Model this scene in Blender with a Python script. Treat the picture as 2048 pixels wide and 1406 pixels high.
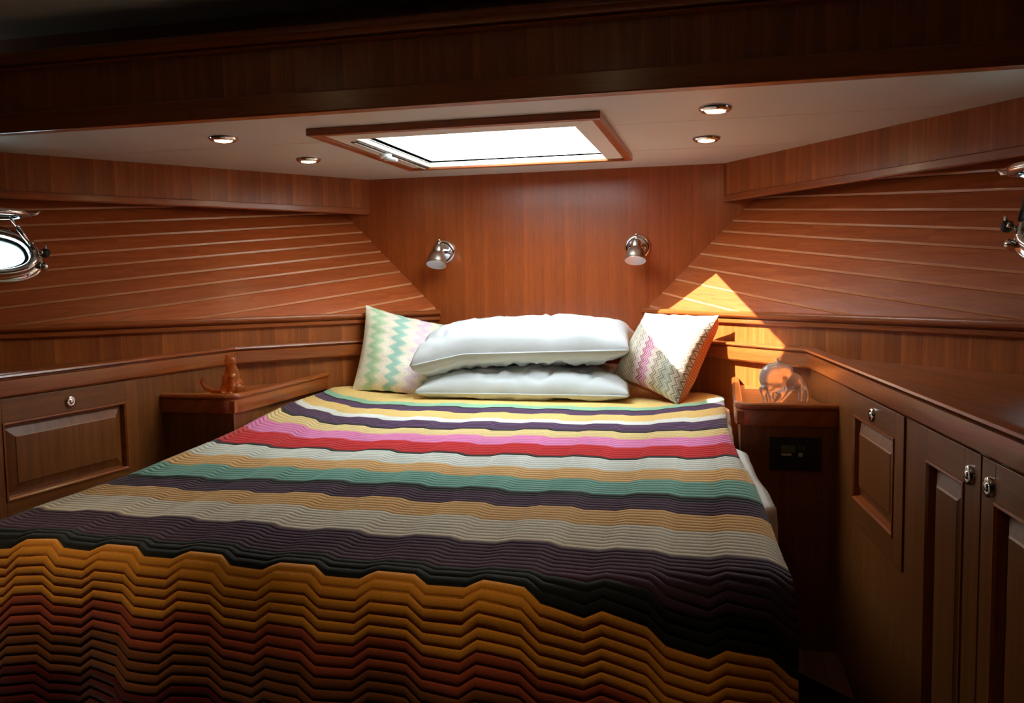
import bpy, bmesh, math, random
from mathutils import Vector, Matrix, noise

random.seed(7)
sc = bpy.context.scene
COL = sc.collection
for o in list(bpy.data.objects):
    bpy.data.objects.remove(o, do_unlink=True)

# ---------------------------------------------------------------- camera
cam_d = bpy.data.cameras.new('camera')
cam = bpy.data.objects.new('camera', cam_d)
COL.objects.link(cam)
R_ = Vector((0.97184910, 0.23506527, -0.01592624))
U_ = Vector((-0.00318012, 0.08067903, 0.99673506))
F_ = Vector((-0.23558271, 0.96862542, -0.07915538))
M_ = Matrix((R_, U_, -F_)).transposed().to_4x4()
M_.translation = Vector((0.67529677, -3.22168620, 1.24185981))
cam.matrix_world = M_
cam_d.sensor_width = 36.0
cam_d.lens = 30.6396
cam_d.clip_start = 0.02
sc.camera = cam

# ---------------------------------------------------------------- sky, sun, exposure
world = bpy.data.worlds.new('sky')
sc.world = world
world.use_nodes = True
wn = world.node_tree
bg = wn.nodes['Background']
bg.inputs['Color'].default_value = (0.86, 0.95, 1.0, 1)
bg.inputs['Strength'].default_value = 11.0

SUN = Vector((-0.92, -0.50, 1.0)).normalized()      # towards the sun
sd = bpy.data.lights.new('sun', 'SUN')
sd.energy = 20.0
sd.angle = math.radians(0.6)
sd.color = (1.0, 0.93, 0.82)
so = bpy.data.objects.new('sun', sd)
COL.objects.link(so)
so.rotation_euler = SUN.to_track_quat('Z', 'Y').to_euler()
so.location = (-3, -2, 5)

def portal(loc, target, sx, sy):
    d = bpy.data.lights.new('sky_portal', 'AREA')
    d.shape = 'RECTANGLE'; d.size = sx; d.size_y = sy
    d.cycles.is_portal = True
    o = bpy.data.objects.new('sky_portal', d)
    COL.objects.link(o)
    o.location = loc
    o.rotation_euler = (Vector(target) - Vector(loc)).to_track_quat('-Z', 'Y').to_euler()
    return o

sc.view_settings.view_transform = 'Standard'
sc.view_settings.look = 'None'
sc.view_settings.exposure = 0.64
sc.view_settings.gamma = 1.0
sc.view_settings.use_curve_mapping = False
sc.cycles.use_denoising = True
sc.cycles.max_bounces = 10
sc.cycles.diffuse_bounces = 5
sc.cycles.use_adaptive_sampling = True
sc.cycles.adaptive_threshold = 0.02
sc.cycles.glossy_bounces = 4
sc.cycles.transmission_bounces = 8
sc.cycles.transparent_max_bounces = 8
sc.cycles.sample_clamp_indirect = 6.0

# ---------------------------------------------------------------- materials
def srgb(r, g, b):
    f = lambda c: (c / 255 / 12.92) if c / 255 <= 0.04045 else ((c / 255 + 0.055) / 1.055) ** 2.4
    return (f(r), f(g), f(b), 1.0)

class NT:
    def __init__(s, name):
        s.m = bpy.data.materials.new(name)
        s.m.use_nodes = True
        s.t = s.m.node_tree
        s.b = s.t.nodes['Principled BSDF']
    def n(s, typ, **kw):
        nd = s.t.nodes.new(typ)
        for k, v in kw.items():
            setattr(nd, k, v)
        return nd
    def l(s, a, b):
        s.t.links.new(a, b)
    def math(s, op, a, b=None, c=None):
        nd = s.n('ShaderNodeMath', operation=op)
        for i, v in enumerate((a, b, c)):
            if v is None: continue
            if isinstance(v, (int, float)): nd.inputs[i].default_value = v
            else: s.l(v, nd.inputs[i])
        return nd.outputs[0]
    def mix(s, fac, a, b, blend='MIX'):
        nd = s.n('ShaderNodeMix', data_type='RGBA', blend_type=blend)
        for sock, v in ((nd.inputs[0], fac), (nd.inputs[6], a), (nd.inputs[7], b)):
            if isinstance(v, (int, float)): sock.default_value = v
            elif isinstance(v, tuple): sock.default_value = v
            else: s.l(v, sock)
        return nd.outputs[2]
    def ramp(s, fac, stops, interp='LINEAR'):
        nd = s.n('ShaderNodeValToRGB')
        cr = nd.color_ramp
        cr.interpolation = interp
        while len(cr.elements) < len(stops): cr.elements.new(0.5)
        for e, (p, c) in zip(cr.elements, stops):
            e.position = p; e.color = c
        s.l(fac, nd.inputs[0])
        return nd.outputs[0]
    def set(s, **kw):
        for k, v in kw.items():
            k = k.replace('_', ' ')
            if isinstance(v, (int, float, tuple)): s.b.inputs[k].default_value = v
            else: s.l(v, s.b.inputs[k])
        return s.m

MAT = {}
def wood(name, ca, cb, strip=None, rough=0.34, coat=0.35, strip_amt=0.30, edge_amt=0.30, spec=0.4):
    t = NT(name)
    uv = t.n('ShaderNodeUVMap')
    sep = t.n('ShaderNodeSeparateXYZ'); t.l(uv.outputs[0], sep.inputs[0])
    oi = t.n('ShaderNodeObjectInfo')
    off = t.math('MULTIPLY', oi.outputs['Random'], 37.0)
    u = t.math('ADD', sep.outputs[0], off); v = t.math('ADD', sep.outputs[1], off)
    def nz(su, sv, detail, dist=0.0):
        c = t.n('ShaderNodeCombineXYZ')
        t.l(t.math('MULTIPLY', u, su), c.inputs[0]); t.l(t.math('MULTIPLY', v, sv), c.inputs[1])
        n = t.n('ShaderNodeTexNoise'); n.inputs['Scale'].default_value = 1.0
        n.inputs['Detail'].default_value = detail; n.inputs['Distortion'].default_value = dist
        t.l(c.outputs[0], n.inputs['Vector'])
        return n.outputs['Fac']
    g1 = nz(1.6, 55.0, 3.0, 0.35)
    g2 = nz(14.0, 420.0, 2.0)
    col = t.ramp(g1, [(0.30, cb), (0.68, ca)])
    pores = t.ramp(g2, [(0.36, (0.62, 0.58, 0.55, 1)), (0.56, (1, 1, 1, 1))])
    col = t.mix(0.55, col, pores, 'MULTIPLY')
    if strip:
        w = t.math('DIVIDE', v, strip)
        idx = t.math('FLOOR', w); fr = t.math('FRACT', w)
        wn_ = t.n('ShaderNodeTexWhiteNoise', noise_dimensions='1D'); t.l(idx, wn_.inputs['W'])
        k = t.math('MULTIPLY_ADD', wn_.outputs['Value'], strip_amt, 1.0 - strip_amt * 0.5)
        edge = t.math('POWER', fr, 7.0)
        k = t.math('MULTIPLY_ADD', edge, edge_amt, k)
        k = t.math('MULTIPLY_ADD', fr, 0.10, t.math('SUBTRACT', k, 0.05))
        cc = t.n('ShaderNodeCombineXYZ')
        for i in range(3): t.l(k, cc.inputs[i])
        col = t.mix(1.0, col, cc.outputs[0], 'MULTIPLY')
    else:
        k = t.math('MULTIPLY_ADD', oi.outputs['Random'], 0.22, 0.89)
        cc = t.n('ShaderNodeCombineXYZ')
        for i in range(3): t.l(k, cc.inputs[i])
        col = t.mix(1.0, col, cc.outputs[0], 'MULTIPLY')
    bp = t.n('ShaderNodeBump'); bp.inputs['Strength'].default_value = 0.06; bp.inputs['Distance'].default_value = 0.002
    t.l(g2, bp.inputs['Height'])
    t.set(Base_Color=col, Roughness=rough, Coat_Weight=coat, Coat_Roughness=0.22, Specular_IOR_Level=spec, Normal=bp.outputs[0])
    MAT[name] = t.m
    return t.m

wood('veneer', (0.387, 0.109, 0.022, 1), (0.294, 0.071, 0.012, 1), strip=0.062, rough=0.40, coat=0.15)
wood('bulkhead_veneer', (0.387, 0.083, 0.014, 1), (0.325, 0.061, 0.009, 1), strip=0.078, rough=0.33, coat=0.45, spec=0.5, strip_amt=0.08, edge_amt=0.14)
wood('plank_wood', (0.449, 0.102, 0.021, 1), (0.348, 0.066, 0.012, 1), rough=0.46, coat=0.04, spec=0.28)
wood('edge_highlight', (0.630, 0.258, 0.120, 1), (0.540, 0.198, 0.080, 1), rough=0.38, coat=0.2)  # plank wood lightened to paint the glint along the seams
wood('solid_wood', (0.387, 0.100, 0.021, 1), (0.263, 0.056, 0.010, 1), rough=0.30, coat=0.4)
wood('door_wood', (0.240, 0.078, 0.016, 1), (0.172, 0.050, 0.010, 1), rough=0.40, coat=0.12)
wood('floor_wood', (0.155, 0.063, 0.021, 1), (0.093, 0.034, 0.010, 1), strip=0.06, rough=0.4)

def plain(name, col, rough=0.5, metal=0.0, bump=None, **kw):
    t = NT(name)
    t.set(Base_Color=col, Roughness=rough, Metallic=metal, **kw)
    if bump:
        tc = t.n('ShaderNodeTexCoord')
        n = t.n('ShaderNodeTexNoise'); n.inputs['Scale'].default_value = bump[0]; n.inputs['Detail'].default_value = 3
        t.l(tc.outputs['Object'], n.inputs['Vector'])
        b = t.n('ShaderNodeBump'); b.inputs['Strength'].default_value = bump[1]; b.inputs['Distance'].default_value = 0.004
        t.l(n.outputs['Fac'], b.inputs['Height']); t.l(b.outputs[0], t.b.inputs['Normal'])
    MAT[name] = t.m
    return t.m

plain('ceiling_white', (0.60, 0.55, 0.48, 1), 0.42, bump=(60, 0.04))
plain('white_paint', (0.86, 0.87, 0.86, 1), 0.5)
plain('cream_plastic', (0.68, 0.62, 0.54, 1), 0.4)
plain('white_plastic', (0.85, 0.85, 0.84, 1), 0.3)
plain('dark_rubber', (0.02, 0.025, 0.028, 1), 0.45)
plain('black_plastic', (0.012, 0.013, 0.014, 1), 0.35)
plain('screen', (0.10, 0.12, 0.06, 1), 0.2)
plain('silver_print', (0.40, 0.36, 0.28, 1), 0.4)
plain('chrome', (0.78, 0.79, 0.80, 1), 0.10, 1.0)
plain('brushed_nickel', (0.58, 0.53, 0.46, 1), 0.30, 1.0)
plain('shade_white', (0.80, 0.80, 0.84, 1), 0.5)
plain('sheet_cotton', (0.83, 0.82, 0.80, 1), 0.75, bump=(35, 0.25))
plain('pillow_cotton', (0.64, 0.66, 0.69, 1), 0.75, bump=(26, 0.3))
plain('mattress_cloth', (0.7, 0.68, 0.64, 1), 0.8)
plain('headliner', (0.55, 0.54, 0.47, 1), 0.6)
plain('dark_panel', (0.035, 0.02, 0.012, 1), 0.6)

# glass
def glassy(name, col, trans_fac):
    t = NT(name)
    out = t.t.nodes['Material Output']
    tr = t.n('ShaderNodeBsdfTransparent'); tr.inputs[0].default_value = col
    gl = t.n('ShaderNodeBsdfGlossy'); gl.inputs['Roughness'].default_value = 0.03
    mx = t.n('ShaderNodeMixShader'); mx.inputs[0].default_value = trans_fac
    t.l(tr.outputs[0], mx.inputs[1]); t.l(gl.outputs[0], mx.inputs[2]); t.l(mx.outputs[0], out.inputs['Surface'])
    MAT[name] = t.m
glassy('pane', (0.95, 0.98, 0.98, 1), 0.05)
glassy('porthole_pane', (0.86, 0.97, 0.97, 1), 0.06)
t = NT('frosted_glass'); t.set(Base_Color=(0.96, 0.96, 0.98, 1), Roughness=0.28, IOR=1.24, Transmission_Weight=0.74, Coat_Weight=0.4, Coat_Roughness=0.1); MAT['frosted_glass'] = t.m
t = NT('amber_glass'); t.set(Base_Color=(0.75, 0.22, 0.04, 1), Roughness=0.22, IOR=1.3, Transmission_Weight=0.7, Coat_Weight=0.4); MAT['amber_glass'] = t.m
t = NT('lamp_lens'); t.set(Base_Color=(1, 0.95, 0.8, 1), Emission_Color=(1.0, 0.80, 0.42, 1), Emission_Strength=30.0); MAT['lamp_lens'] = t.m

t = NT('added_blind_cloth')
out_ = t.t.nodes['Material Output']
tl = t.n('ShaderNodeBsdfTranslucent'); tl.inputs[0].default_value = (.86, .86, .84, 1)
df = t.n('ShaderNodeBsdfDiffuse'); df.inputs[0].default_value = (.8, .8, .78, 1)
mx_ = t.n('ShaderNodeMixShader'); mx_.inputs[0].default_value = .3
t.l(tl.outputs[0], mx_.inputs[1]); t.l(df.outputs[0], mx_.inputs[2]); t.l(mx_.outputs[0], out_.inputs['Surface'])
MAT['added_blind_cloth'] = t.m

# knitted blanket
t = NT('knit')
at = t.n('ShaderNodeAttribute', attribute_name='stripe')
tc = t.n('ShaderNodeTexCoord')
nz_ = t.n('ShaderNodeTexNoise'); nz_.inputs['Scale'].default_value = 420; nz_.inputs['Detail'].default_value = 2
t.l(tc.outputs['Object'], nz_.inputs['Vector'])
kk = t.ramp(nz_.outputs['Fac'], [(0.3, (0.84, 0.84, 0.84, 1)), (0.7, (1.2, 1.2, 1.2, 1))])
cc_ = t.mix(0.6, at.outputs['Color'], kk, 'MULTIPLY')
bp_ = t.n('ShaderNodeBump'); bp_.inputs['Strength'].default_value = 0.35; bp_.inputs['Distance'].default_value = 0.0015
t.l(nz_.outputs['Fac'], bp_.inputs['Height'])
t.set(Base_Color=cc_, Roughness=0.9, Sheen_Weight=0.25, Normal=bp_.outputs[0])
t.b.inputs['Specular IOR Level'].default_value = 0.15
MAT['knit'] = t.m

def tri_wave(t, x):
    # triangle 0..1
    return t.math('PINGPONG', x, 1.0)

# flame stitch cushion (pastel waves in upright columns) - coordinates in the cushion's own UV (0..1)
t = NT('pastel_flame_fabric')
uv = t.n('ShaderNodeUVMap'); sp = t.n('ShaderNodeSeparateXYZ'); t.l(uv.outputs[0], sp.inputs[0])
U, V = sp.outputs[0], sp.outputs[1]
wob = t.math('SINE', t.math('MULTIPLY', V, 54.0))
wob = t.math('MULTIPLY', t.math('ARCSINE', t.math('MULTIPLY', wob, .97)), 0.030)
uu = t.math('ADD', U, wob)
wb2 = t.math('MULTIPLY', V, 0.07)
uu = t.math('ADD', uu, wb2)
colr = t.ramp(uu, [(0.00, srgb(236, 226, 206)), (0.13, srgb(222, 220, 186)), (0.19, srgb(120, 190, 130)), (0.26, srgb(176, 208, 150)),
                   (0.32, srgb(240, 230, 208)), (0.40, srgb(238, 226, 204)), (0.44, srgb(92, 180, 158)), (0.51, srgb(112, 186, 170)), (0.56, srgb(236, 230, 206)),
                   (0.64, srgb(244, 232, 214)), (0.70, srgb(222, 190, 214)), (0.77, srgb(228, 196, 220)), (0.82, srgb(244, 234, 204)), (0.88, srgb(236, 226, 196)), (0.93, srgb(96, 176, 156)), (1.0, srgb(130, 186, 165))])
n2 = t.n('ShaderNodeTexNoise'); n2.inputs['Scale'].default_value = 1.0; n2.inputs['Detail'].default_value = 1.0
cb2 = t.n('ShaderNodeCombineXYZ'); t.l(t.math('MULTIPLY', uu, 60.0), cb2.inputs[0]); t.l(t.math('MULTIPLY', V, 26.0), cb2.inputs[1]); t.l(cb2.outputs[0], n2.inputs['Vector'])
tint = t.ramp(n2.outputs['Fac'], [(0.32, srgb(150, 150, 190)), (0.45, (1, 1, 1, 1)), (0.60, (1, 1, 1, 1)), (0.72, srgb(240, 205, 190))])
colr = t.mix(0.45, colr, tint, 'MULTIPLY')
colr = t.mix(0.28, colr, srgb(250, 246, 236))
t.set(Base_Color=colr, Roughness=0.75); MAT['pastel_flame_fabric'] = t.m

# fine chevron cushion
t = NT('chevron_fabric')
uv = t.n('ShaderNodeUVMap'); sp = t.n('ShaderNodeSeparateXYZ'); t.l(uv.outputs[0], sp.inputs[0])
U, V = sp.outputs[0], sp.outputs[1]
zz = t.math('MULTIPLY', t.math('PINGPONG', V, 0.042), 1.15)
uu = t.math('ADD', U, zz)
lines = t.math('FRACT', t.math('MULTIPLY', uu, 30.0))
wn2 = t.n('ShaderNodeTexWhiteNoise', noise_dimensions='1D'); t.l(t.math('FLOOR', t.math('MULTIPLY', uu, 60.0)), wn2.inputs['W'])
band = t.ramp(uu, [(0.0, srgb(150, 122, 92)), (0.16, srgb(165, 160, 140)), (0.32, srgb(188, 172, 150)), (0.40, srgb(216, 190, 190)),
                   (0.45, srgb(196, 96, 128)), (0.54, srgb(206, 120, 165)), (0.59, srgb(226, 200, 190)), (0.70, srgb(196, 178, 150)), (0.80, srgb(180, 190, 176)), (0.92, srgb(200, 186, 170)), (1.0, srgb(170, 150, 130))])
pick = t.ramp(wn2.outputs['Value'], [(0.0, (0.60, 0.57, 0.54, 1)), (0.35, (1, 1, 1, 1)), (0.7, (1.25, 1.25, 1.2, 1)), (1.0, (1.5, 1.48, 1.42, 1))], 'CONSTANT')
colr = t.mix(1.0, band, pick, 'MULTIPLY')
wl = t.ramp(lines, [(0.0, (0, 0, 0, 1)), (0.70, (0, 0, 0, 1)), (0.74, (1, 1, 1, 1)), (1.0, (1, 1, 1, 1))], 'CONSTANT')
colr = t.mix(t.math('MULTIPLY', wl, 0.85), colr, srgb(238, 232, 222))
t.set(Base_Color=colr, Roughness=0.7); MAT['chevron_fabric'] = t.m

t = NT('rust_fabric')
uv = t.n('ShaderNodeUVMap'); sp = t.n('ShaderNodeSeparateXYZ'); t.l(uv.outputs[0], sp.inputs[0])
zz = t.math('ADD', sp.outputs[1], t.math('PINGPONG', sp.outputs[0], 0.03))
ln = t.math('FRACT', t.math('MULTIPLY', zz, 34.0))
colr = t.ramp(ln, [(0.0, srgb(196, 112, 58)), (0.45, srgb(176, 84, 40)), (0.75, srgb(120, 60, 40)), (0.88, srgb(214, 170, 130))], 'CONSTANT')
t.set(Base_Color=colr, Roughness=0.75); MAT['rust_fabric'] = t.m

# ---------------------------------------------------------------- mesh helpers
class MB:
    def __init__(s):
        s.v = []; s.f = []
    def add(s, vs, fs):
        b = len(s.v)
        s.v += [tuple(p) for p in vs]
        s.f += [tuple(b + i for i in f) for f in fs]
        return s
    def box(s, a, b):
        (x0, y0, z0), (x1, y1, z1) = a, b
        return s.hexa([(x0, y0, z0), (x1, y0, z0), (x1, y1, z0), (x0, y1, z0), (x0, y0, z1), (x1, y0, z1), (x1, y1, z1), (x0, y1, z1)])
    def hexa(s, p):
        return s.add(p, [(0, 3, 2, 1), (4, 5, 6, 7), (0, 1, 5, 4), (1, 2, 6, 5), (2, 3, 7, 6), (3, 0, 4, 7)])
    def prism(s, poly, z0, z1):
        n = len(poly)
        vs = [(x, y, z0) for x, y in poly] + [(x, y, z1) for x, y in poly]
        fs = [tuple(range(n - 1, -1, -1)), tuple(range(n, 2 * n))] + [(i, (i + 1) % n, n + (i + 1) % n, n + i) for i in range(n)]
        return s.add(vs, fs)
    def loft(s, rings, cap=True, closed=True):
        n = len(rings[0])
        vs = [p for r in rings for p in r]
        fs = []
        m = n if closed else n - 1
        for k in range(len(rings) - 1):
            for i in range(m):
                j = (i + 1) % n
                fs.append((k * n + i, k * n + j, (k + 1) * n + j, (k + 1) * n + i))
        if cap:
            fs.append(tuple(range(n - 1, -1, -1)))
            fs.append(tuple((len(rings) - 1) * n + i for i in range(n)))
        return s.add(vs, fs)
    def lathe(s, prof, origin, axis=(0, 0, 1), n=24, sx=1.0, sy=1.0, cap=False, xdir=None):
        A = Vector(axis).normalized()
        X = Vector(xdir).normalized() if xdir else A.orthogonal().normalized()
        Y = A.cross(X)
        O = Vector(origin)
        rings = []
        for r, h in prof:
            rings.append([O + A * h + X * (max(r, 1e-5) * sx * math.cos(2 * math.pi * i / n)) + Y * (max(r, 1e-5) * sy * math.sin(2 * math.pi * i / n)) for i in range(n)])
        return s.loft(rings, cap=cap)
    def tube(s, pts, rad, n=10):
        pts = [Vector(p) for p in pts]
        if not isinstance(rad, (list, tuple)): rad = [rad] * len(pts)
        rings = []
        ref = None
        for i, p in enumerate(pts):
            d = (pts[min(i + 1, len(pts) - 1)] - pts[max(i - 1, 0)]).normalized()
            if ref is None: ref = d.orthogonal().normalized()
            X = (ref - d * ref.dot(d)).normalized(); ref = X
            Y = d.cross(X)
            rings.append([p + X * (rad[i] * math.cos(2 * math.pi * k / n)) + Y * (rad[i] * math.sin(2 * math.pi * k / n)) for k in range(n)])
        return s.loft(rings)
    def ell(s, c, r, n=16, m=10, rot=None):
        rings = []
        Rm = rot or Matrix.Identity(3)
        for j in range(1, m):
            a = math.pi * j / m
            rings.append([Vector(c) + Rm @ Vector((r[0] * math.sin(a) * math.cos(2 * math.pi * i / n), r[1] * math.sin(a) * math.sin(2 * math.pi * i / n), r[2] * math.cos(a))) for i in range(n)])
        return s.loft(rings)
    def build(s, name, mat, parent=None, grain=None, smooth=False, bevel=0.0, uvs=None, auto=None):
        me = bpy.data.meshes.new(name)
        off = Vector(parent_world(parent)) if parent else Vector((0, 0, 0))
        me.from_pydata([tuple(Vector(p) - off) for p in s.v], [], s.f)
        bm = bmesh.new(); bm.from_mesh(me)
        bmesh.ops.remove_doubles(bm, verts=bm.verts, dist=1e-6)
        bmesh.ops.recalc_face_normals(bm, faces=bm.faces)
        if bevel:
            es = [e for e in bm.edges if len(e.link_faces) == 2 and e.calc_face_angle(0) > 0.6]
            bmesh.ops.bevel(bm, geom=es, offset=bevel, segments=2, affect='EDGES', profile=0.6, clamp_overlap=True)
        if uvs is None:
            G = Vector(grain).normalized() if grain else None
            if G is None:
                lo = [min(v.co[i] for v in bm.verts) for i in range(3)]; hi = [max(v.co[i] for v in bm.verts) for i in range(3)]
                k = max(range(3), key=lambda i: hi[i] - lo[i]); G = Vector([1.0 if i == k else 0.0 for i in range(3)])
            ul = bm.loops.layers.uv.new('UVMap')
            for f in bm.faces:
                n = f.normal
                g = G - n * G.dot(n)
                if g.length < 1e-3: g = n.orthogonal()
                g.normalize(); w = n.cross(g)
                for lp in f.loops:
                    p = lp.vert.co + off
                    lp[ul].uv = (p.dot(g), p.dot(w))
        if smooth or auto:
            for f in bm.faces: f.smooth = True
            if auto:
                for e in bm.edges:
                    if len(e.link_faces) == 2 and e.calc_face_angle(0) > auto: e.smooth = False
        bm.to_mesh(me); bm.free()
        o = bpy.data.objects.new(name, me)
        COL.objects.link(o)
        me.materials.append(MAT[mat])
        if parent: o.parent = parent
        return o

WORLD = {}
def parent_world(p):
    v = Vector((0, 0, 0))
    while p is not None:
        v += p.location; p = p.parent
    return v

def thing(name, label, cat, loc=(0, 0, 0), group=None):
    o = bpy.data.objects.new(name, None)
    o.empty_display_size = 0.05
    COL.objects.link(o)
    o.location = loc
    o['label'] = label; o['category'] = cat
    if group: o['group'] = group
    return o
def tag(o, label, cat, group=None):
    o['label'] = label; o['category'] = cat
    if group: o['group'] = group
    return o
def struct(o):
    o['kind'] = 'structure'
    return o
def sroot(name, loc=(0, 0, 0)):
    o = bpy.data.objects.new(name, None)
    o.empty_display_size = 0.05
    COL.objects.link(o); o.location = loc; o['kind'] = 'structure'
    return o
def copy_tree(o, parent=None):
    c = o.copy(); COL.objects.link(c); c.parent = parent
    for ch in o.children: copy_tree(ch, c)
    return c

def sweep_xy(path, prof, side):
    """path: [(x,y)], prof: closed [(out, z)] with 'out' measured towards the cabin centre (left of travel for side=+1); mitred."""
    P = [Vector((x, y)) for x, y in path]
    mb = MB(); rings = []
    for i, p in enumerate(P):
        d0 = (P[i] - P[i - 1]).normalized() if i > 0 else (P[1] - P[0]).normalized()
        d1 = (P[i + 1] - P[i]).normalized() if i < len(P) - 1 else d0
        n0 = Vector((d0.y, -d0.x)); n1 = Vector((d1.y, -d1.x))
        m = (n0 + n1).normalized(); k = 1.0 / max(0.3, m.dot(n0))
        rings.append([(side * (p.x + m.x * k * o), p.y + m.y * k * o, z) for o, z in prof])
    return mb.loft(rings)

# ---------------------------------------------------------------- layout (metres; y = 0 is the bulkhead, x = 0 the centreline, camera looks along +y)
ZC = 1.65            # headliner over the berth
XT, DXT, ZT = 0.4017, 0.8657, 1.1386      # cap trim on the hull side
XS, DXS, ZS = 0.675, 0.709, 1.515         # fascia
XR, YR, DXR, ZR = 0.9176, -0.6246, 0.1006, 1.0425   # fiddle rail corner
ZN = 0.9293
YB = -1.292          # deck beam
YA = -3.95           # after wall
def wx(t): return XT + DXT * t
def hx(t, z): return XT + DXT * t + (0.98 - 0.50 * t) * (z - ZT)
def cx(p): return XR + DXR * (p + YR)
TE = 1.36

# floor
struct(MB().box((-2.0, YA, -0.04), (2.0, 0.02, 0.0)).build('floor', 'floor_wood', grain=(0, 1, 0)))
# bulkhead
struct(MB().box((-1.35, 0.0, 0.0), (1.35, 0.03, 1.72)).build('wall_front', 'bulkhead_veneer', grain=(0, 0, 1)))
# after wall
struct(MB().box((-2.0, YA - 0.03, 0.0), (2.0, YA, 2.0)).build('wall_back', 'dark_panel', grain=(0, 0, 1)))

# headliner over the berth: panels with thin joints round the hatch
HX, HY0, HY1 = 0.302, -0.945, -0.325
cr_ = sroot('ceiling', (0, -0.6, ZC))
def panel(boxes):
    m = MB()
    for (x0, y0, x1, y1) in boxes: m.box((x0, y0, ZC), (x1, y1, ZC + 0.012))
    return m.build('panel', 'ceiling_white', cr_)
S1, S2, hw = -0.885, -0.405, 1.75
g_ = 0.0012
panel([(-hw, YB + 0.005, hw, HY0), (-hw, HY0, -HX, S1 - g_), (HX, HY0, hw, S1 - g_)])
panel([(-hw, S1 + g_, -HX, S2 - g_)])
panel([(HX, S1 + g_, hw, S2 - g_)])
panel([(-hw, HY1, hw, 0.0), (-hw, S2 + g_, -HX, HY1), (HX, S2 + g_, hw, HY1)])
m = MB()   # deck above
for (x0, y0, x1, y1) in ((-2.0, YB + 0.005, 2.0, HY0 - .0205), (-2.0, HY1 + .0205, 2.0, 0.05), (-2.0, HY0 - .0205, -HX - .0205, HY1 + .0205), (HX + .0205, HY0 - .0205, 2.0, HY1 + .0205)):
    m.box((x0, y0, ZC + 0.013), (x1, y1, ZC + 0.05))
m.build('deck', 'ceiling_white', cr_)
# headliner of the after part
struct(MB().box((-2.0, YA, 1.918), (2.0, YB + 0.12, 1.95)).build('ceiling', 'headliner'))

# deck beam
tr = sroot('trim_1', (0, YB, ZC))
MB().box((-1.95, YB - 0.022, ZC - 0.004), (1.95, YB + 0.02, 1.81)).build('beam_face', 'veneer', tr, grain=(0, 0, 1))
MB().box((-1.95, YB - 0.032, ZC - 0.008), (1.95, YB - 0.0215, 1.692)).build('beam_edge', 'solid_wood', tr, bevel=0.004)
prof = [(0.0, 1.795), (0.018, 1.797), (0.020, 1.801), (0.014, 1.805), (0.026, 1.807), (0.034, 1.815), (0.036, 1.824), (0.032, 1.834), (0.022, 1.840), (0.010, 1.842), (0.0, 1.842)]
MB().loft([[(x, YB - 0.021 - o, z) for o, z in prof] for x in (-1.95, 1.95)]).build('moulding', 'solid_wood', tr, auto=0.6)
MB().box((-1.95, YB + 0.10, 1.70), (1.95, YB + 0.12, 1.93)).build('frieze', 'door_wood', tr, grain=(1, 0, 0))
MB().box((-1.95, YB + 0.0, 1.795), (1.95, YB + 0.11, 1.808)).build('ledge', 'door_wood', tr, grain=(1, 0, 0))

# ---------------------------------------------------------------- hull sides, planks, panels, trims
def zk(z0, t): return z0 - t * (0.09 + 0.05 * (1.522 - z0) / 0.24)
SEAMS = [1.10, 1.145, 1.192, 1.240, 1.287, 1.330, 1.367, 1.408, 1.444, 1.482, 1.522, 1.562, 1.603, 1.645, 1.69, 1.735]
PH_T, PH_Z = 1.093, 1.348                       # porthole centre on the hull
def hull_frame(s):
    c = Vector((s * hx(PH_T, PH_Z), -PH_T, PH_Z))
    du = Vector((s * (hx(PH_T + .01, PH_Z) - hx(PH_T - .01, PH_Z)), -.02, 0)).normalized()
    dv = Vector((s * (hx(PH_T, PH_Z + .01) - hx(PH_T, PH_Z - .01)), 0, .02)).normalized()
    n = du.cross(dv).normalized()
    if n.x * s > 0: n = -n                     # into the cabin
    dv = (dv - n * dv.dot(n)).normalized()
    return c, du, dv, n
def stadium(c, du, dv, a, b, n=40, p=2.4):
    pts = []
    for i in range(n):
        th = 2 * math.pi * i / n
        ct, st = math.cos(th), math.sin(th)
        pts.append(c + du * (a * math.copysign(abs(ct) ** (2 / p), ct)) + dv * (b * math.copysign(abs(st) ** (2 / p), st)))
    return pts
GA, GB = 0.118, 0.055          # glass half width / half height

def cut(objs, cutter):
    for o in objs:
        md = o.modifiers.new('cut', 'BOOLEAN'); md.operation = 'DIFFERENCE'; md.object = cutter; md.solver = 'EXACT'
    bpy.context.view_layer.update()
    dg = bpy.context.evaluated_depsgraph_get()
    news = [bpy.data.meshes.new_from_object(o.evaluated_get(dg)) for o in objs]
    for o, me in zip(objs, news):
        old = o.data; o.modifiers.clear(); o.data = me; bpy.data.meshes.remove(old)
        me.name = o.name

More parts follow.
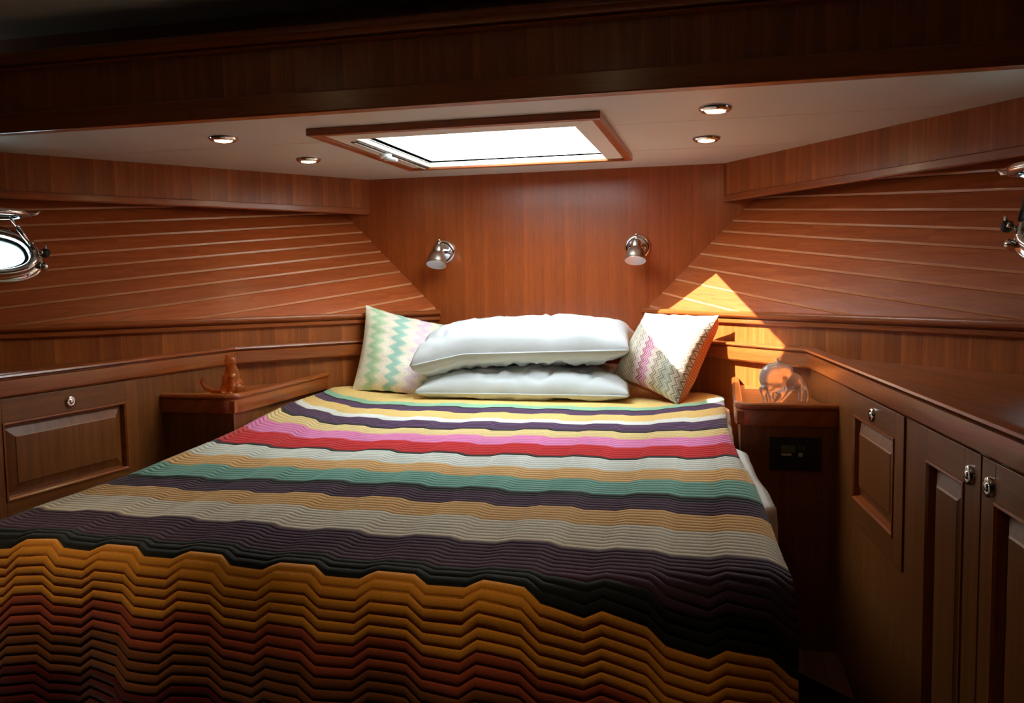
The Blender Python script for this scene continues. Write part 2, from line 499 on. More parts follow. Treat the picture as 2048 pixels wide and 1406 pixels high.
for s, sn in ((-1, 'left'), (1, 'right')):
    root = sroot('wall_' + sn, (s * wx(0.6), -0.6, 0.0))
    cutlist = []
    # outer shell behind planks and panels
    mb = MB(); rings = []
    NTt = 10
    for i in range(NTt + 1):
        tt = TE * i / NTt
        zz = [0.0, 1.12, 1.14, 1.72]
        inn = [(s * (wx(tt) + 0.02), -tt, 0.0), (s * (wx(tt) + 0.02), -tt, 1.12), (s * (hx(tt, 1.14) + 0.02), -tt, 1.14), (s * (hx(tt, 1.72) + 0.02), -tt, 1.72)]
        out = [(s * (abs(x) + 0.10), y, z) for x, y, z in inn]
        rings.append(inn + out[::-1])
    shell = mb.loft(rings).build('hull_lining', 'plank_wood', root, grain=(0, 1, 0))
    cutlist.append(shell)
    # after side wall
    MB().box((s * 1.56, YA, 0.0), (s * 1.66, -1.30, 1.95)).build('side_panel', 'dark_panel', root, grain=(0, 0, 1))
    # veneer panel below the cap trim
    MB().hexa([(s * wx(0), 0, 0.3), (s * wx(1.34), -1.34, 0.3), (s * (wx(1.34) + .015), -1.34, 0.3), (s * (wx(0) + .015), 0, 0.3),
               (s * wx(0), 0, 1.13), (s * wx(1.34), -1.34, 1.13), (s * (wx(1.34) + .015), -1.34, 1.13), (s * (wx(0) + .015), 0, 1.13)]).build('lower_panel', 'veneer', root, grain=(0, 0, 1))
    # planks
    ZB = 1.118
    for k in range(len(SEAMS) - 1):
        a0, b0 = SEAMS[k], SEAMS[k + 1]
        te = TE - 0.01
        if zk(b0, te) < ZB + 0.002:
            lo, hi = 0.0, te
            for _ in range(40):
                mid = (lo + hi) / 2
                if zk(b0, mid) > ZB + 0.002: lo = mid
                else: hi = mid
            te = lo
        if te < 0.03: continue
        N = 7
        rings = []
        for i in range(N + 1):
            tt = 0.0 + te * i / N
            za = max(ZB, zk(a0, tt)); zb = max(ZB + 0.002, zk(b0, tt))
            za = min(za, 1.70); zb = min(zb, 1.705)
            zc = za + min(0.0066, (zb - za) * 0.4)
            zd = zb - min(0.0012, (zb - za) * 0.2)
            r = []
            for z, d in ((za, 0.0040), (zc, 0.0), (zd, 0.0020), (zb, 0.0070)):
                r.append((s * (hx(tt, z) + d), -tt, z))
            r += [(s * (hx(tt, zb) + 0.016), -tt, zb), (s * (hx(tt, za) + 0.016), -tt, za)]
            rings.append(r)
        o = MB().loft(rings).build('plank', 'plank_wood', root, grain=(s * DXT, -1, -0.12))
        o.data.materials.append(MAT['edge_highlight'])
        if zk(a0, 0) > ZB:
            for f in range(N): o.data.polygons[f * 6].material_index = 1   # the bevelled lower edge, its highlight painted in
        if zk(a0, PH_T) < PH_Z + GB + 0.02 and zk(b0, PH_T) > PH_Z - GB - 0.02: cutlist.append(o)
    # porthole opening
    c, du, dv, n = hull_frame(s)
    cb_ = MB().loft([stadium(c + n * 0.05, du, dv, GA + 0.006, GB + 0.006), stadium(c - n * 0.25, du, dv, GA + 0.006, GB + 0.006)]).build('cutter', 'chrome')
    cut(cutlist, cb_)
    bpy.data.objects.remove(cb_, do_unlink=True)

    # cap trim between planks and panel
    nm = sroot('trim_%d' % (2 if s < 0 else 3), (s * wx(0.6), -0.6, 1.12))
    prof = [(-0.002, 1.100), (0.010, 1.100), (0.013, 1.103), (0.013, 1.114), (0.009, 1.117), (0.009, 1.119), (0.020, 1.121), (0.024, 1.125), (0.025, 1.130), (0.023, 1.136), (0.017, 1.139), (-0.012, 1.1395), (-0.02, 1.1386)]
    sweep_xy([(wx(0.0), 0.0), (wx(1.34), -1.34)], prof, s).build('cap_moulding', 'solid_wood', nm, grain=(s * DXT, -1, 0), auto=0.7)

    # fascia (soffit box) under the headliner
    nf = sroot('trim_%d' % (4 if s < 0 else 5), (s * (XS + DXS * 0.6), -0.6, ZS))
    fx = lambda t: XS + DXS * t
    te = 1.30
    MB().hexa([(s * fx(0), 0, ZS + .004), (s * fx(te), -te, ZS + .004), (s * (fx(te) + .02), -te, ZS + .004), (s * (fx(0) + .02), 0, ZS + .004),
               (s * fx(0), 0, ZC), (s * fx(te), -te, ZC), (s * (fx(te) + .02), -te, ZC), (s * (fx(0) + .02), 0, ZC)]).build('fascia', 'veneer', nf, grain=(0, 0, 1))
    prof = [(0.0005, ZS + 0.024), (0.004, ZS + 0.022), (0.005, ZS + 0.004), (0.002, ZS), (-0.020, ZS), (-0.020, ZS + 0.024)]
    sweep_xy([(fx(0), 0.0), (fx(te), -te)], prof, s).build('lip', 'solid_wood', nf, grain=(s * DXS, -1, 0))
    MB().hexa([(s * (fx(0) + .019), 0, ZS + .008), (s * (fx(te) + .019), -te, ZS + .008), (s * (fx(te) + .30), -te, ZS + .008), (s * (fx(0) + .30), 0, ZS + .008),
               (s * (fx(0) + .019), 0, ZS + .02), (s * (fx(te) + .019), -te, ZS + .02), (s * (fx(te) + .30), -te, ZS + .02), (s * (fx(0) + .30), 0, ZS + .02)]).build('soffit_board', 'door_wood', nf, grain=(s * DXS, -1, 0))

    # ------------------------------------------------------------ porthole
    w = sroot('window_%d' % (1 if s < 0 else 2), tuple(c))
    rr = lambda a, b, h, p=2.4: stadium(c + n * h, du, dv, a, b, 44, p)
    MB().loft([rr(GA + .040, GB + .042, 0.0), rr(GA + .042, GB + .044, .008), rr(GA + .036, GB + .038, .014), rr(GA + .026, GB + .027, .015), rr(GA + .024, GB + .025, .030), rr(GA + .018, GB + .019, .037),
               rr(GA + .008, GB + .008, .036), rr(GA + .003, GB + .003, .028), rr(GA, GB, .010), rr(GA, GB, -.14), rr(GA + .006, GB + .006, -.14), rr(GA + .006, GB + .006, 0.0)], cap=False).build('ring', 'chrome', w, smooth=True)
    MB().loft([rr(GA + .001, GB + .001, -0.012), rr(GA + .001, GB + .001, -0.018)]).build('glass', 'porthole_pane', w)
    MB().loft([rr(GA + .002, GB + .002, .012), rr(GA - .006, GB - .006, .010), rr(GA - .007, GB - .007, -.010), rr(GA + .002, GB + .002, -.012)], cap=False).build('gasket', 'dark_rubber', w, smooth=True)
    for k in range(10):       # bolts round the flange
        th = 2 * math.pi * (k + 0.5) / 10
        ct, st = math.cos(th), math.sin(th)
        q = c + du * ((GA + .032) * math.copysign(abs(ct) ** .83, ct)) + dv * ((GB + .033) * math.copysign(abs(st) ** .83, st)) + n * .012
        MB().lathe([(0.0, .004), (.004, .0035), (.0055, .001), (.006, -.002)], q, n, 10).build('bolt', 'chrome', w, smooth=True)
    # lid swung up on the upper hinges
    hc = c + dv * (GB + .042) + n * .030
    tilt = math.radians(8 if s < 0 else 2)
    ld = (n * math.cos(tilt) + Vector((0, 0, 1)) * (math.sin(tilt)))
    ld = Vector((ld.x, ld.y, 0.10 if s > 0 else 0.06)).normalized()
    ln_ = du.cross(ld).normalized()
    if ln_.z < 0: ln_ = -ln_
    lc = hc + ld * (GB + .030)
    lr = lambda a, b, h: stadium(lc + ln_ * h, du, ld, a, b, 44, 2.4)
    lid = MB().loft([lr(GA + .022, GB + .024, .000), lr(GA + .026, GB + .028, .006), lr(GA + .024, GB + .026, .016), lr(GA + .014, GB + .014, .018), lr(GA + .004, GB + .004, .014), lr(GA + .004, GB + .004, .002), lr(GA + .012, GB + .012, -.001), lr(GA + .022, GB + .024, .000)], cap=False).build('lid', 'chrome', w, smooth=True)
    MB().loft([lr(GA + .006, GB + .006, .005), lr(GA + .006, GB + .006, .009)]).build('lid_glass', 'porthole_pane', lid)
    tip = lc - du * (GA + .024) + ld * 0.02
    MB().tube([tip + ln_ * .008 + du * .01, tip + ln_ * .008 - du * .012, tip + ln_ * .018 - du * .026], [.006, .005, .003], 8).build('lug', 'chrome', lid, smooth=True)
    for k in (-.05, .05):
        MB().tube([hc + du * (k - .018), hc + du * (k + .018)], .007, 10).build('hinge', 'chrome', w, smooth=True)
    # dog: swing bolt with knob
    kq = c - du * (GA + .030) - dv * .010 + n * .022
    dog = MB().tube([kq - n * .02, kq + n * .030], .0065, 10).build('dog_bolt', 'chrome', w, smooth=True)
    MB().lathe([(.0, .030), (.010, .029), (.014, .022), (.014, .012), (.010, .006), (.0, .005)], kq + n * .004, (n - du * .8).normalized(), 14).build('knob', 'dark_rubber', dog, smooth=True)
    MB().tube([kq + n * .02 - du * .012, kq + n * .028 - du * .020 + dv * .024], .0045, 8).build('pin', 'chrome', dog, smooth=True)
    lug = c - du * (GA + .030) - dv * (GB * .85) + n * .018
    MB().lathe([(.0, .012), (.008, .012), (.012, .006), (.012, -.010)], lug, n, 12).build('lug', 'chrome', w, smooth=True)
    # gas stay between ring and lid
    stay0 = c - du * (GA + .018) + dv * .005 + n * .036
    stay1 = lc - du * (GA - .030) + ld * .012
    mid = stay0.lerp(stay1, .68)
    st = MB().tube([stay0, mid], .0062, 10).build('stay', 'black_plastic' if s > 0 else 'chrome', w, smooth=True)
    MB().tube([mid, stay1], .0034, 8).build('stay_rod', 'chrome', st, smooth=True)
    portal(c - n * 0.13, c, 2 * GA, 2 * GB)

# ---------------------------------------------------------------- overhead hatch
w = sroot('window_3', (0, (HY0 + HY1) / 2, ZC))
def frame(x, y0, y1, xi, yi0, yi1, z0, z1):
    m = MB()
    a = [(-x, y0), (x, y0), (x, y1), (-x, y1)]; b = [(-xi, yi0), (xi, yi0), (xi, yi1), (-xi, yi1)]
    rings = []
    for i in range(4):
        j = (i + 1) % 4
        p = [a[i], a[j], b[j], b[i]]
        m.hexa([(q[0], q[1], z0) for q in p] + [(q[0], q[1], z1) for q in p])
    return m
OX, OY0, OY1 = 0.386, -1.098, -0.352
def side_frame(name, mat, x, y0, y1, xi, yi0, yi1, z0, z1, bev):
    a = [(-x, y0), (x, y0), (x, y1), (-x, y1)]; b = [(-xi, yi0), (xi, yi0), (xi, yi1), (-xi, yi1)]
    for i in range(4):
        j = (i + 1) % 4
        p = [a[i], a[j], b[j], b[i]]
        MB().hexa([(q[0], q[1], z0) for q in p] + [(q[0], q[1], z1) for q in p]).build(name, mat, w, grain=(1, 0, 0) if i % 2 == 0 else (0, 1, 0), bevel=bev)
side_frame('wood_frame', 'solid_wood', OX, OY0, OY1 + 0.03, OX - 0.024, OY0 + 0.024, OY1 + 0.006, ZC - 0.019, ZC + 0.001, 0.003)
side_frame('inner_frame', 'cream_plastic', OX - 0.0245, OY0 + 0.0245, OY1 + 0.005, HX, HY0 - 0.02, HY1, ZC - 0.012, ZC + 0.004, 0.002)
# blind track and latch on the left edge
MB().box((-HX - 0.030, HY0 + 0.01, ZC - 0.015), (-HX - 0.006, HY1 - 0.02, ZC - 0.0115)).build('track', 'dark_rubber', w)
MB().box((-HX - 0.022, HY0 + 0.01, ZC - 0.0175), (-HX - 0.016, HY1 - 0.02, ZC - 0.0145)).build('track_rib', 'cream_plastic', w)
lt = MB().lathe([(.0, -.012), (.016, -.012), (.019, -.006), (.019, .0)], (-HX - 0.016, -0.715, ZC - 0.017), (0, 0, 1), 16).build('latch', 'white_plastic', w, smooth=True)
MB().tube([(-HX - 0.016, -0.715, ZC - 0.027), (-HX + 0.006, -0.728, ZC - 0.034), (-HX + 0.030, -0.742, ZC - 0.040)], [.009, .007, .005], 8).build('latch_lever', 'white_plastic', lt, smooth=True)
# well through the deck, white inside
TW = 0.15
for (x0, y0, x1, y1) in ((-HX - .02, HY0 - .02, HX + .02, HY0), (-HX - .02, HY1, HX + .02, HY1 + .02), (-HX - .02, HY0, -HX, HY1), (HX, HY0, HX + .02, HY1)):
    MB().box((x0, y0, ZC + 0.004), (x1, y1, ZC + TW)).build('well_side', 'white_paint', w)
MB().box((-HX - .015, HY0 - .015, ZC + TW), (HX + .015, HY1 + .015, ZC + TW + .008)).build('glass', 'pane', w)
# translucent blind added to trim the sun patch, part way across under the glass
MB().box((-HX + .001, HY0 + .004, ZC + .020), (-0.115, HY1 - .004, ZC + .0215)).build('added_blind', 'added_blind_cloth', w)
#MB().box((0.020, HY0 + .004, ZC + .016), (0.034, HY1 - .004, ZC + .026)).build('blind_bar', 'white_plastic', w, bevel=.002)
portal((0, (HY0 + HY1) / 2, ZC + TW + 0.02), (0, (HY0 + HY1) / 2, 0), 2 * HX + .02, HY1 - HY0 + .02)

# ---------------------------------------------------------------- built-in cabinets with countertops
def cab_pt(s, p, z, d): # d into the cabin
    return (s * (cx(p) - d), -p, z)
def cab_box(mb, s, p0, p1, z0, z1, d0, d1):
    return mb.hexa([cab_pt(s, p0, z0, d0), cab_pt(s, p1, z0, d0), cab_pt(s, p1, z0, d1), cab_pt(s, p0, z0, d1),
                    cab_pt(s, p0, z1, d0), cab_pt(s, p1, z1, d0), cab_pt(s, p1, z1, d1), cab_pt(s, p0, z1, d1)])
def cab_door(s, root, P0, P1, Z0, Z1, R0, R1, RZ0, RZ1, kp, kz):
    """frame-and-raised-panel door P0..P1 x Z0..Z1, recess R0..R1 x RZ0..RZ1"""
    door = bpy.data.objects.new('door', None)
    door.empty_display_size = .05
    COL.objects.link(door); door.parent = root
    door.location = Vector(cab_pt(s, P0, Z0, 0)) - parent_world(root)
    D0, D1 = -0.012, 0.004
    for (p0, p1, z0, z1, gr) in ((P0, R0, Z0, Z1, (0, 0, 1)), (R1, P1, Z0, Z1, (0, 0, 1)), (R0, R1, RZ1, Z1, (0, 1, 0)), (R0, R1, Z0, RZ0, (0, 1, 0))):
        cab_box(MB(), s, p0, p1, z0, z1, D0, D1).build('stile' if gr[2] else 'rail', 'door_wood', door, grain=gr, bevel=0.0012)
    # moulding bead round the recess (bevelled)
    rings = []
    for (q, d) in ((0.0, 0.004), (0.0, 0.0065), (0.004, 0.007), (0.008, 0.003), (0.010, -0.010), (0.0, -0.011)):
        rings.append([cab_pt(s, R0 + q, RZ0 + q, d), cab_pt(s, R1 - q, RZ0 + q, d), cab_pt(s, R1 - q, RZ1 - q, d), cab_pt(s, R0 + q, RZ1 - q, d)])
    rings.append(rings[0])
    MB().loft(rings, cap=False).build('bead', 'solid_wood', door)
    # raised centre panel
    a, b = 0.010, 0.036
    rings = []
    for (q, d) in ((a, -0.014), (a, -0.009), (a + .004, -0.009), (b, -0.001), (b + .003, 0.001)):
        rings.append([cab_pt(s, R0 + q, RZ0 + q, d), cab_pt(s, R1 - q, RZ0 + q, d), cab_pt(s, R1 - q, RZ1 - q, d), cab_pt(s, R0 + q, RZ1 - q, d)])
    MB().loft(rings).build('raised_panel', 'door_wood', door, grain=(0, 0, 1))
    kn = MB().lathe([(.0, .0075), (.004, .0075), (.0055, .0068), (.006, .0050), (.0075, .0050), (.0120, .0062), (.0145, .0045), (.0152, .0)], cab_pt(s, kp, kz, D1), (-s, -DXR, 0), 20).build('knob', 'chrome', door, smooth=True)
    return door

LAB = {-1: ('built-in wooden cabinet along the left hull side with one flap door', 'narrow wooden countertop with raised rail over the left cabinet'),
       1: ('built-in wooden cabinet with three panelled doors along the right hull side', 'narrow wooden countertop with raised rail over the right cabinet')}
for s in (-1, 1):
    root = thing('built_in_cabinet', LAB[s][0], 'cabinet', (s * cx(1.2), -1.2, 0.0))
    PE = 2.75 if s > 0 else 1.95
    p0 = -YR + 0.002
    ZF = 0.986
    doors = [(1.094, 1.496, 0.688, 0.982, 1.130, 1.440, 0.736, 0.931, 1.288, 0.953), (1.580, 1.856, 0.10, 0.982, 1.626, 1.796, 0.20, 0.929, 1.818, 0.945), (1.861, 2.140, 0.10, 0.982, 1.908, 2.094, 0.20, 0.927, 1.891, 0.944)] if s > 0 else \
            [(1.066, 1.548, 0.688, 0.982, 1.106, 1.502, 0.732, 0.924, 1.300, 0.950)]
    # face frame pieces between the doors
    last = p0
    m = MB()
    for d in doors:
        cab_box(m, s, last, d[0] - .0012, 0.0, ZF, -0.02, 0.0)
        if d[2] > 0.02: cab_box(m, s, d[0] - .0012, d[1] + .0012, 0.0, d[2] - .0012, -0.02, 0.0)
        cab_box(m, s, d[0] - .0012, d[1] + .0012, d[3] + .0012, ZF, -0.02, 0.0)
        last = d[1] + .0012
    cab_box(m, s, last, PE, 0.0, ZF, -0.02, 0.0)
    m.build('face_frame', 'door_wood', root, grain=(0, 0, 1))
    cab_box(MB(), s, p0, PE, 0.0, ZF, -0.045, -0.021).build('carcass', 'black_plastic', root)
    for d in doors: cab_door(s, root, *d)
    # countertop and fiddle rail
    ct = thing('countertop', LAB[s][1], 'countertop', (s * cx(1.2), -1.2, ZF))
    q0 = -YR + 0.012
    poly = [(s * (cx(q0) + .001), -q0)] + [(s * min(1.555, wx(t_) - .003), -t_) for t_ in (q0, .8, 1.0, 1.2, 1.32)] + ([(s * 1.555, -1.36), (s * 1.555, -PE), (s * (cx(PE) + .001), -PE)])
    MB().prism(poly, ZF + .001, 1.018).build('top', 'veneer', ct, grain=(s * .3, -1, 0))
    prof = [(-0.018, ZF - .002), (0.004, ZF - .002), (0.008, ZF + .003), (0.0105, ZF + .022), (0.0105, 1.026), (0.006, 1.0285), (0.006, 1.030), (0.013, 1.0315), (0.016, 1.035), (0.0145, 1.0395), (0.009, ZR), (-0.014, ZR), (-0.018, 1.038)]
    sweep_xy([(wx(0.02) - .012, -0.02), (XR - 0.002, YR), (cx(PE), -PE)], prof, s).build('fiddle_rail', 'solid_wood', ct, grain=(s * .3, -1, 0), auto=0.5)

# ---------------------------------------------------------------- nightstands
YN = -0.966
def nightstand(s, label):
    root = thing('nightstand', label, 'nightstand', (s * 0.84, -0.75, 0.0))
    xi = 0.706
    # body down to the floor, following the hull panel behind
    back = [(s * (xi + .012), -0.40), (s * (xi + .012), YN + .010), (s * (cx(-YN) - .001), YN + .010), (s * (XR - .014), YR - .002), (s * (wx(0.58) - .014), -0.58), (s * (wx(0.42) - .014), -0.42)]
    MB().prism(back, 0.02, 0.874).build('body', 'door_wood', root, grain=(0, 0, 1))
    back2 = [(s * (xi + .004), -0.375), (s * (xi + .004), YN + .004), (s * (cx(-YN) - .002), YN + .004), (s * (XR - .014), YR - .002), (s * (wx(0.58) - .014), -0.58), (s * (wx(0.385) - .014), -0.385)]
    MB().prism(back2, 0.8745, 0.908).build('top', 'veneer', root, grain=(1, 0, 0))
    # fiddle: rail along the bed, round the front corner, across the front
    r = 0.045
    path = [(xi, -0.285), (xi, YN + r)]
    for k in range(1, 7):
        a = math.pi / 2 * k / 6
        path.append((xi + r - r * math.cos(a), YN + r - r * math.sin(a)))
    path.append((cx(-YN) - .001, YN))
    prof = [(-0.018, 0.872), (0.000, 0.872), (0.002, 0.876), (0.002, 0.911), (-0.001, 0.913), (-0.001, 0.915), (0.004, 0.917), (0.005, 0.921), (0.003, 0.926), (-0.002, ZN), (-0.013, ZN), (-0.018, 0.925)]
    # travelling aft then outboard: 'out' must point to the bed / aft
    prof2 = prof
    sweep_xy(path, prof2, s).build('fiddle', 'solid_wood', root, grain=(0, 1, 0), auto=0.5)
    return root
nl = nightstand(-1, 'dark wooden nightstand with raised edge left of the bed, amber cat on it')
nr = nightstand(1, 'dark wooden nightstand with black control panel right of the bed')
# control panel let into the right nightstand's front
yf = YN + .010
cp = MB().box((0.789, yf - .006, 0.760), (0.913, yf, 0.843)).build('control_panel', 'black_plastic', nr, bevel=0.002)
MB().box((0.818, yf - .0075, 0.806), (0.852, yf - .006, 0.824)).build('screen', 'screen', cp)
MB().box((0.818, yf - .0075, 0.797), (0.842, yf - .006, 0.803)).build('button', 'silver_print', cp, bevel=.0007)
MB().lathe([(.0, .002), (.0055, .002), (.006, .0)], (0.864, yf - .006, 0.800), (0, -1, 0), 14).build('button', 'silver_print', cp)
for kx in (0.860, 0.868): MB().box((kx, yf - .007, 0.812), (kx + .005, yf - .006, 0.822)).build('button', 'screen', cp)

# ---------------------------------------------------------------- bed
yk = [-3.0, -2.0, -1.5, -1.1, -.85, -.6, -.3, 0.05]; zkn = [.791, .791, .797, .819, .840, .847, .852, .856]
def interp(x, xs, ys):
    if x <= xs[0]: return ys[0]
    for i in range(len(xs) - 1):
        if x <= xs[i + 1]:
            f = (x - xs[i]) / (xs[i + 1] - xs[i]); return ys[i] + f * (ys[i + 1] - ys[i])
    return ys[-1]
def bed_z(y):
    return sum(interp(y + d, yk, zkn) for d in (-.12, -.06, 0, .06, .12)) / 5
def yfoot(x):
    f = min(1, max(0, (x - .30) / .48)); f = f * f * (3 - 2 * f)
    g = min(1, max(0, (-x - .45) / .28)); g = g * g * (3 - 2 * g)
    return -1.975 + 0.13 * f + 0.03 * g + .085 * max(0, min(1, (.42 - x) / .9))
def edgeL(y): return interp(y, [-2.1, -1.85, -1.5, -1.2, -.82, -.376, -.28], [-.72, -.715, -.715, -.715, -.70, -.690, -.62])
def edgeR(y): return interp(y, [-2.1, -1.95, -1.7, -1.5, -1.3, -1.08, -.8, -.38, -.28], [.79, .785, .768, .756, .738, .712, .688, .678, .62])

bed = thing('bed', 'built-in double berth base and mattress under the striped blanket', 'bed', (0, -1.0, 0))
base = MB()
pl = [(-.36, -.03), (.36, -.03), (.66, -.38), (.69, -.9), (.70, -1.85), (.60, -1.90), (.1, -1.88), (-.55, -1.80), (-.66, -1.72), (-.68, -.9), (-.66, -.38)]
base.prism(pl, 0.0, 0.60).build('base', 'door_wood', bed, grain=(0, 0, 1))
# mattress
pm = [(-.37, -.02), (.37, -.02), (.665, -.36), (.690, -.9), (.715, -1.5), (.73, -1.72), (.66, -1.86), (.45, -1.93), (.2, -1.92), (-.05, -1.895), (-.45, -1.855), (-.60, -1.82), (-.67, -1.74), (-.68, -1.6), (-.69, -.9), (-.665, -.36)]
mm = MB()
rings = []
for (q, dz) in ((.985, None), (1.0, -.16), (1.0, -.035), (.985, -.016), (.95, -.012)):
    rings.append([(x * q, (y + 1) * q - 1, 0.601 if dz is None else bed_z(y) + dz) for x, y in pm])
mm.loft(rings).build('mattress', 'mattress_cloth', bed)
# sheet: drapes over the mattress and hangs a little down both sides
sh = MB()
NX, NY = 84, 74
vs = []; 
for j in range(NY + 1):
    y = -0.04 - (1.83 - 0.04) * j / NY
    eL = edgeL(y) if y < -.28 else -(wx(-y) - .03)
    eR = edgeR(y) if y < -.28 else (wx(-y) - .03)
    for i in range(NX + 1):
        f = i / NX * 2 - 1
        a = abs(f)
        E_ = eR if f > 0 else -eL
        wr = 0.006 * noise.noise(Vector((f * 6, y * 9, 3.1)))
        lim = 0.86
        if a <= lim:
            x = (E_ - .006) * a / lim; z = bed_z(y) - 0.009
        else:
            q = (a - lim) / (1 - lim)
            x = E_ - .006 + (.010 + .010 * noise.noise(Vector((y * 11, 7 + (f > 0), 0)))) * math.sin(q * 2.2) + wr + ((.026 if y < -.97 else .014) * min(1, q * 3) if (f > 0 and -1.45 < y < -.42) else (.014 * min(1, q * 4) if -1.35 < y < -.98 else 0)); z = bed_z(y) - 0.006 - 0.012 * min(1, q * 3) - 0.19 * max(0, q - .33)
            if y > -.99 : x = min(x, max(.3, (.7025 if y < -.30 else wx(-y) - .02)))
        vs.append((math.copysign(x, f), y, z))
fs = [(j * (NX + 1) + i, j * (NX + 1) + i + 1, (j + 1) * (NX + 1) + i + 1, (j + 1) * (NX + 1) + i) for j in range(NY) for i in range(NX)]
tag(sh.add(vs, fs).build('bed_sheet', 'sheet_cotton', smooth=True), 'white bed sheet showing past the striped blanket at the mattress edges', 'sheet')

# ---- striped knitted blanket: rows follow the ridges of the chevron knit
C0_ = {'yellow': srgb(240, 204, 128), 'green': srgb(136, 178, 150), 'black': srgb(30, 33, 31), 'purple': srgb(98, 66, 104), 'white': srgb(230, 230, 226), 'pink': srgb(230, 136, 190),
      'red': srgb(196, 34, 40), 'grey': srgb(214, 216, 208), 'tan': srgb(226, 178, 118), 'teal': srgb(116, 164, 150), 'plum': srgb(84, 56, 78), 'cream': srgb(216, 204, 186),
      'orange': srgb(222, 144, 48), 'rust': srgb(160, 72, 44), 'brown': srgb(122, 66, 30), 'dred': srgb(84, 14, 20), 'sand': srgb(240, 214, 150)}
C_ = {k: tuple(c * min({'black': 1.0, 'purple': .75, 'plum': .85}.get(k, 1.2), .82 / max(v[:3])) for c in v[:3]) + (1.0,) for k, v in C0_.items()}
STR = [('yellow', .545), ('green', .606), ('black', .620), ('purple', .690), ('yellow', .783), ('white', .831), ('purple', .910), ('black', .924), ('sand', .994), ('pink', 1.072), ('red', 1.154), ('black', 1.173),
       ('grey', 1.269), ('tan', 1.362), ('teal', 1.459), ('black', 1.483), ('plum', 1.574), ('tan', 1.683), ('cream', 1.807), ('plum', 1.940), ('black', 1.992), ('orange', 2.10), ('rust', 2.155), ('brown', 2.215), ('dred', 2.30), ('black', 9)]
def stripe(sv):
    for n_, e in STR:
        if sv < e: return C_[n_]
def lam(sv): return interp(sv, [0, .7, 1.3, 2.0, 2.4], [.0140, .0150, .0165, .0172, .0160])
# trapezoid zigzag across the bed
PER = 0.178
def zig(x):
    ph = ((x - 0.147) / PER) % 1.0
    if ph < .36: v = 0.0
    elif ph < .51: v = (ph - .36) / .15
    elif ph < .86: v = 1.0
    else: v = 1.0 - (ph - .86) / .14
    return v
cols = []
x = -0.80
kp = 0
xs = set()
k0 = int(-.85 / PER) - 2
for k in range(k0, k0 + 14):
    for ph in (0, .12, .24, .36, .41, .46, .51, .60, .69, .78, .86, .93):
        xx = 0.147 + (k + ph) * PER
        if -1.0 < xx < 1.0: xs.add(round(xx, 5))
xs = sorted(xs)
rows = []
sv = 0.10
PH = [0.0, 0.09, 0.26, 0.5, 0.74, 0.91]
HT = [0.0, 0.66, 0.95, 1.0, 0.95, 0.66]
while sv < 2.52:
    L = lam(sv)
    for p_, h_ in zip(PH, HT): rows.append((sv + p_ * L, h_))
    sv += L
bl_v = []; bl_c = []
NXc = len(xs)
RAD = 0.055
def place(xf, s_):
    """fabric coordinates (xf across as fraction of the bed edge, s_ along) -> point, normal"""
    q_ = min(1.2, max(0, (-.28 - xf) / .40)) ** 2 if xf < 0 else min(1.2, max(0, (xf - .36) / .32)) ** 2
    yo = interp(s_, [0, .5, .69, .924, 1.05, 1.17, 1.48], [.0, .13, .17, .17, .11, .05, 0]) if xf < 0 else interp(s_, [0, .5, .69, .924, 1.17, 1.48], [.0, .18, .20, .11, .055, 0])
    yt = -s_ + yo * q_ + .085 * max(0, min(1, (.42 - xf) / .9)) * interp(s_, [1.45, 1.98], [0, 1])
    if yt > -.28:
        e = wx(-yt) - .035
        eL, eR = -e, e
    else: eL, eR = edgeL(yt), edgeR(max(yt, -1.95))
    x = xf
    x = max(min(x, eR), eL)
    over = abs(xf) - abs(x)
    yf_ = yfoot(x)
    dm = min(x - eL, eR - x)
    droop = -0.012 * math.exp(-max(dm, 0) / .018)
    und = 0.0050 * noise.noise(Vector((x * 3.2, s_ * 2.6, 1.7))) + 0.0022 * noise.noise(Vector((x * 9, s_ * 6, 4.2)))
    if yt > yf_:
        y = yt; z = bed_z(y) + und + droop
        n = Vector((0, 0, 1))
        if abs(x) > .45 and y > -.95:     # bunched up along the nightstand and the hull side
            q = min(1, (abs(x) - .45) / .22)
            z += q * q * interp(y, [-.95, -.70, -.45, -.30], [0, .018, .022, .034] if x < 0 else [0, .004, .010, .034])
        return Vector((x, y, z)), n
    d = yf_ - yt
    arc = RAD * math.pi / 2
    if d < arc:
        a = d / RAD
        y = yf_ - RAD * math.sin(a); z = bed_z(yf_) - RAD * (1 - math.cos(a)) + und + droop
        n = Vector((0, -math.sin(a), math.cos(a)))
    else:
        q = d - arc
        fold = 0.5 + 0.5 * math.sin(x * 21 + 1.0)
        y = yf_ - RAD - 0.10 * q - fold * min(.035, q * .16); z = bed_z(yf_) - RAD - q + droop
        n = Vector((0, -1, .12)).normalized()
    # at the right corner the fabric swings round the mattress
    return Vector((x, y, z)), n
keep = []
for (s_, h_) in rows:
    for x in xs:
        sl = s_ + 0.018 * (zig(x)) - 0.009
        # stripes run slightly aslant towards the foot on the right
        p, n = place(x, sl)
        bl_v.append(p + n * (0.0052 * h_ + 0.001))
fsb = []
colb = []
for r in range(len(rows) - 1):
    s_mid = (rows[r][0] + rows[r + 1][0]) / 2
    base_c = stripe(rows[r - (r % 6)][0] + 0.006)
    for i in range(NXc - 1):
        a, b, c2, d2 = r * NXc + i, r * NXc + i + 1, (r + 1) * NXc + i + 1, (r + 1) * NXc + i
        w1 = (bl_v[a] - bl_v[b]).length
        if w1 < 0.002: continue
        fsb.append((a, b, c2, d2)); colb.append(base_c)
me = bpy.data.meshes.new('blanket')
me.from_pydata([tuple(v) for v in bl_v], [], fsb)
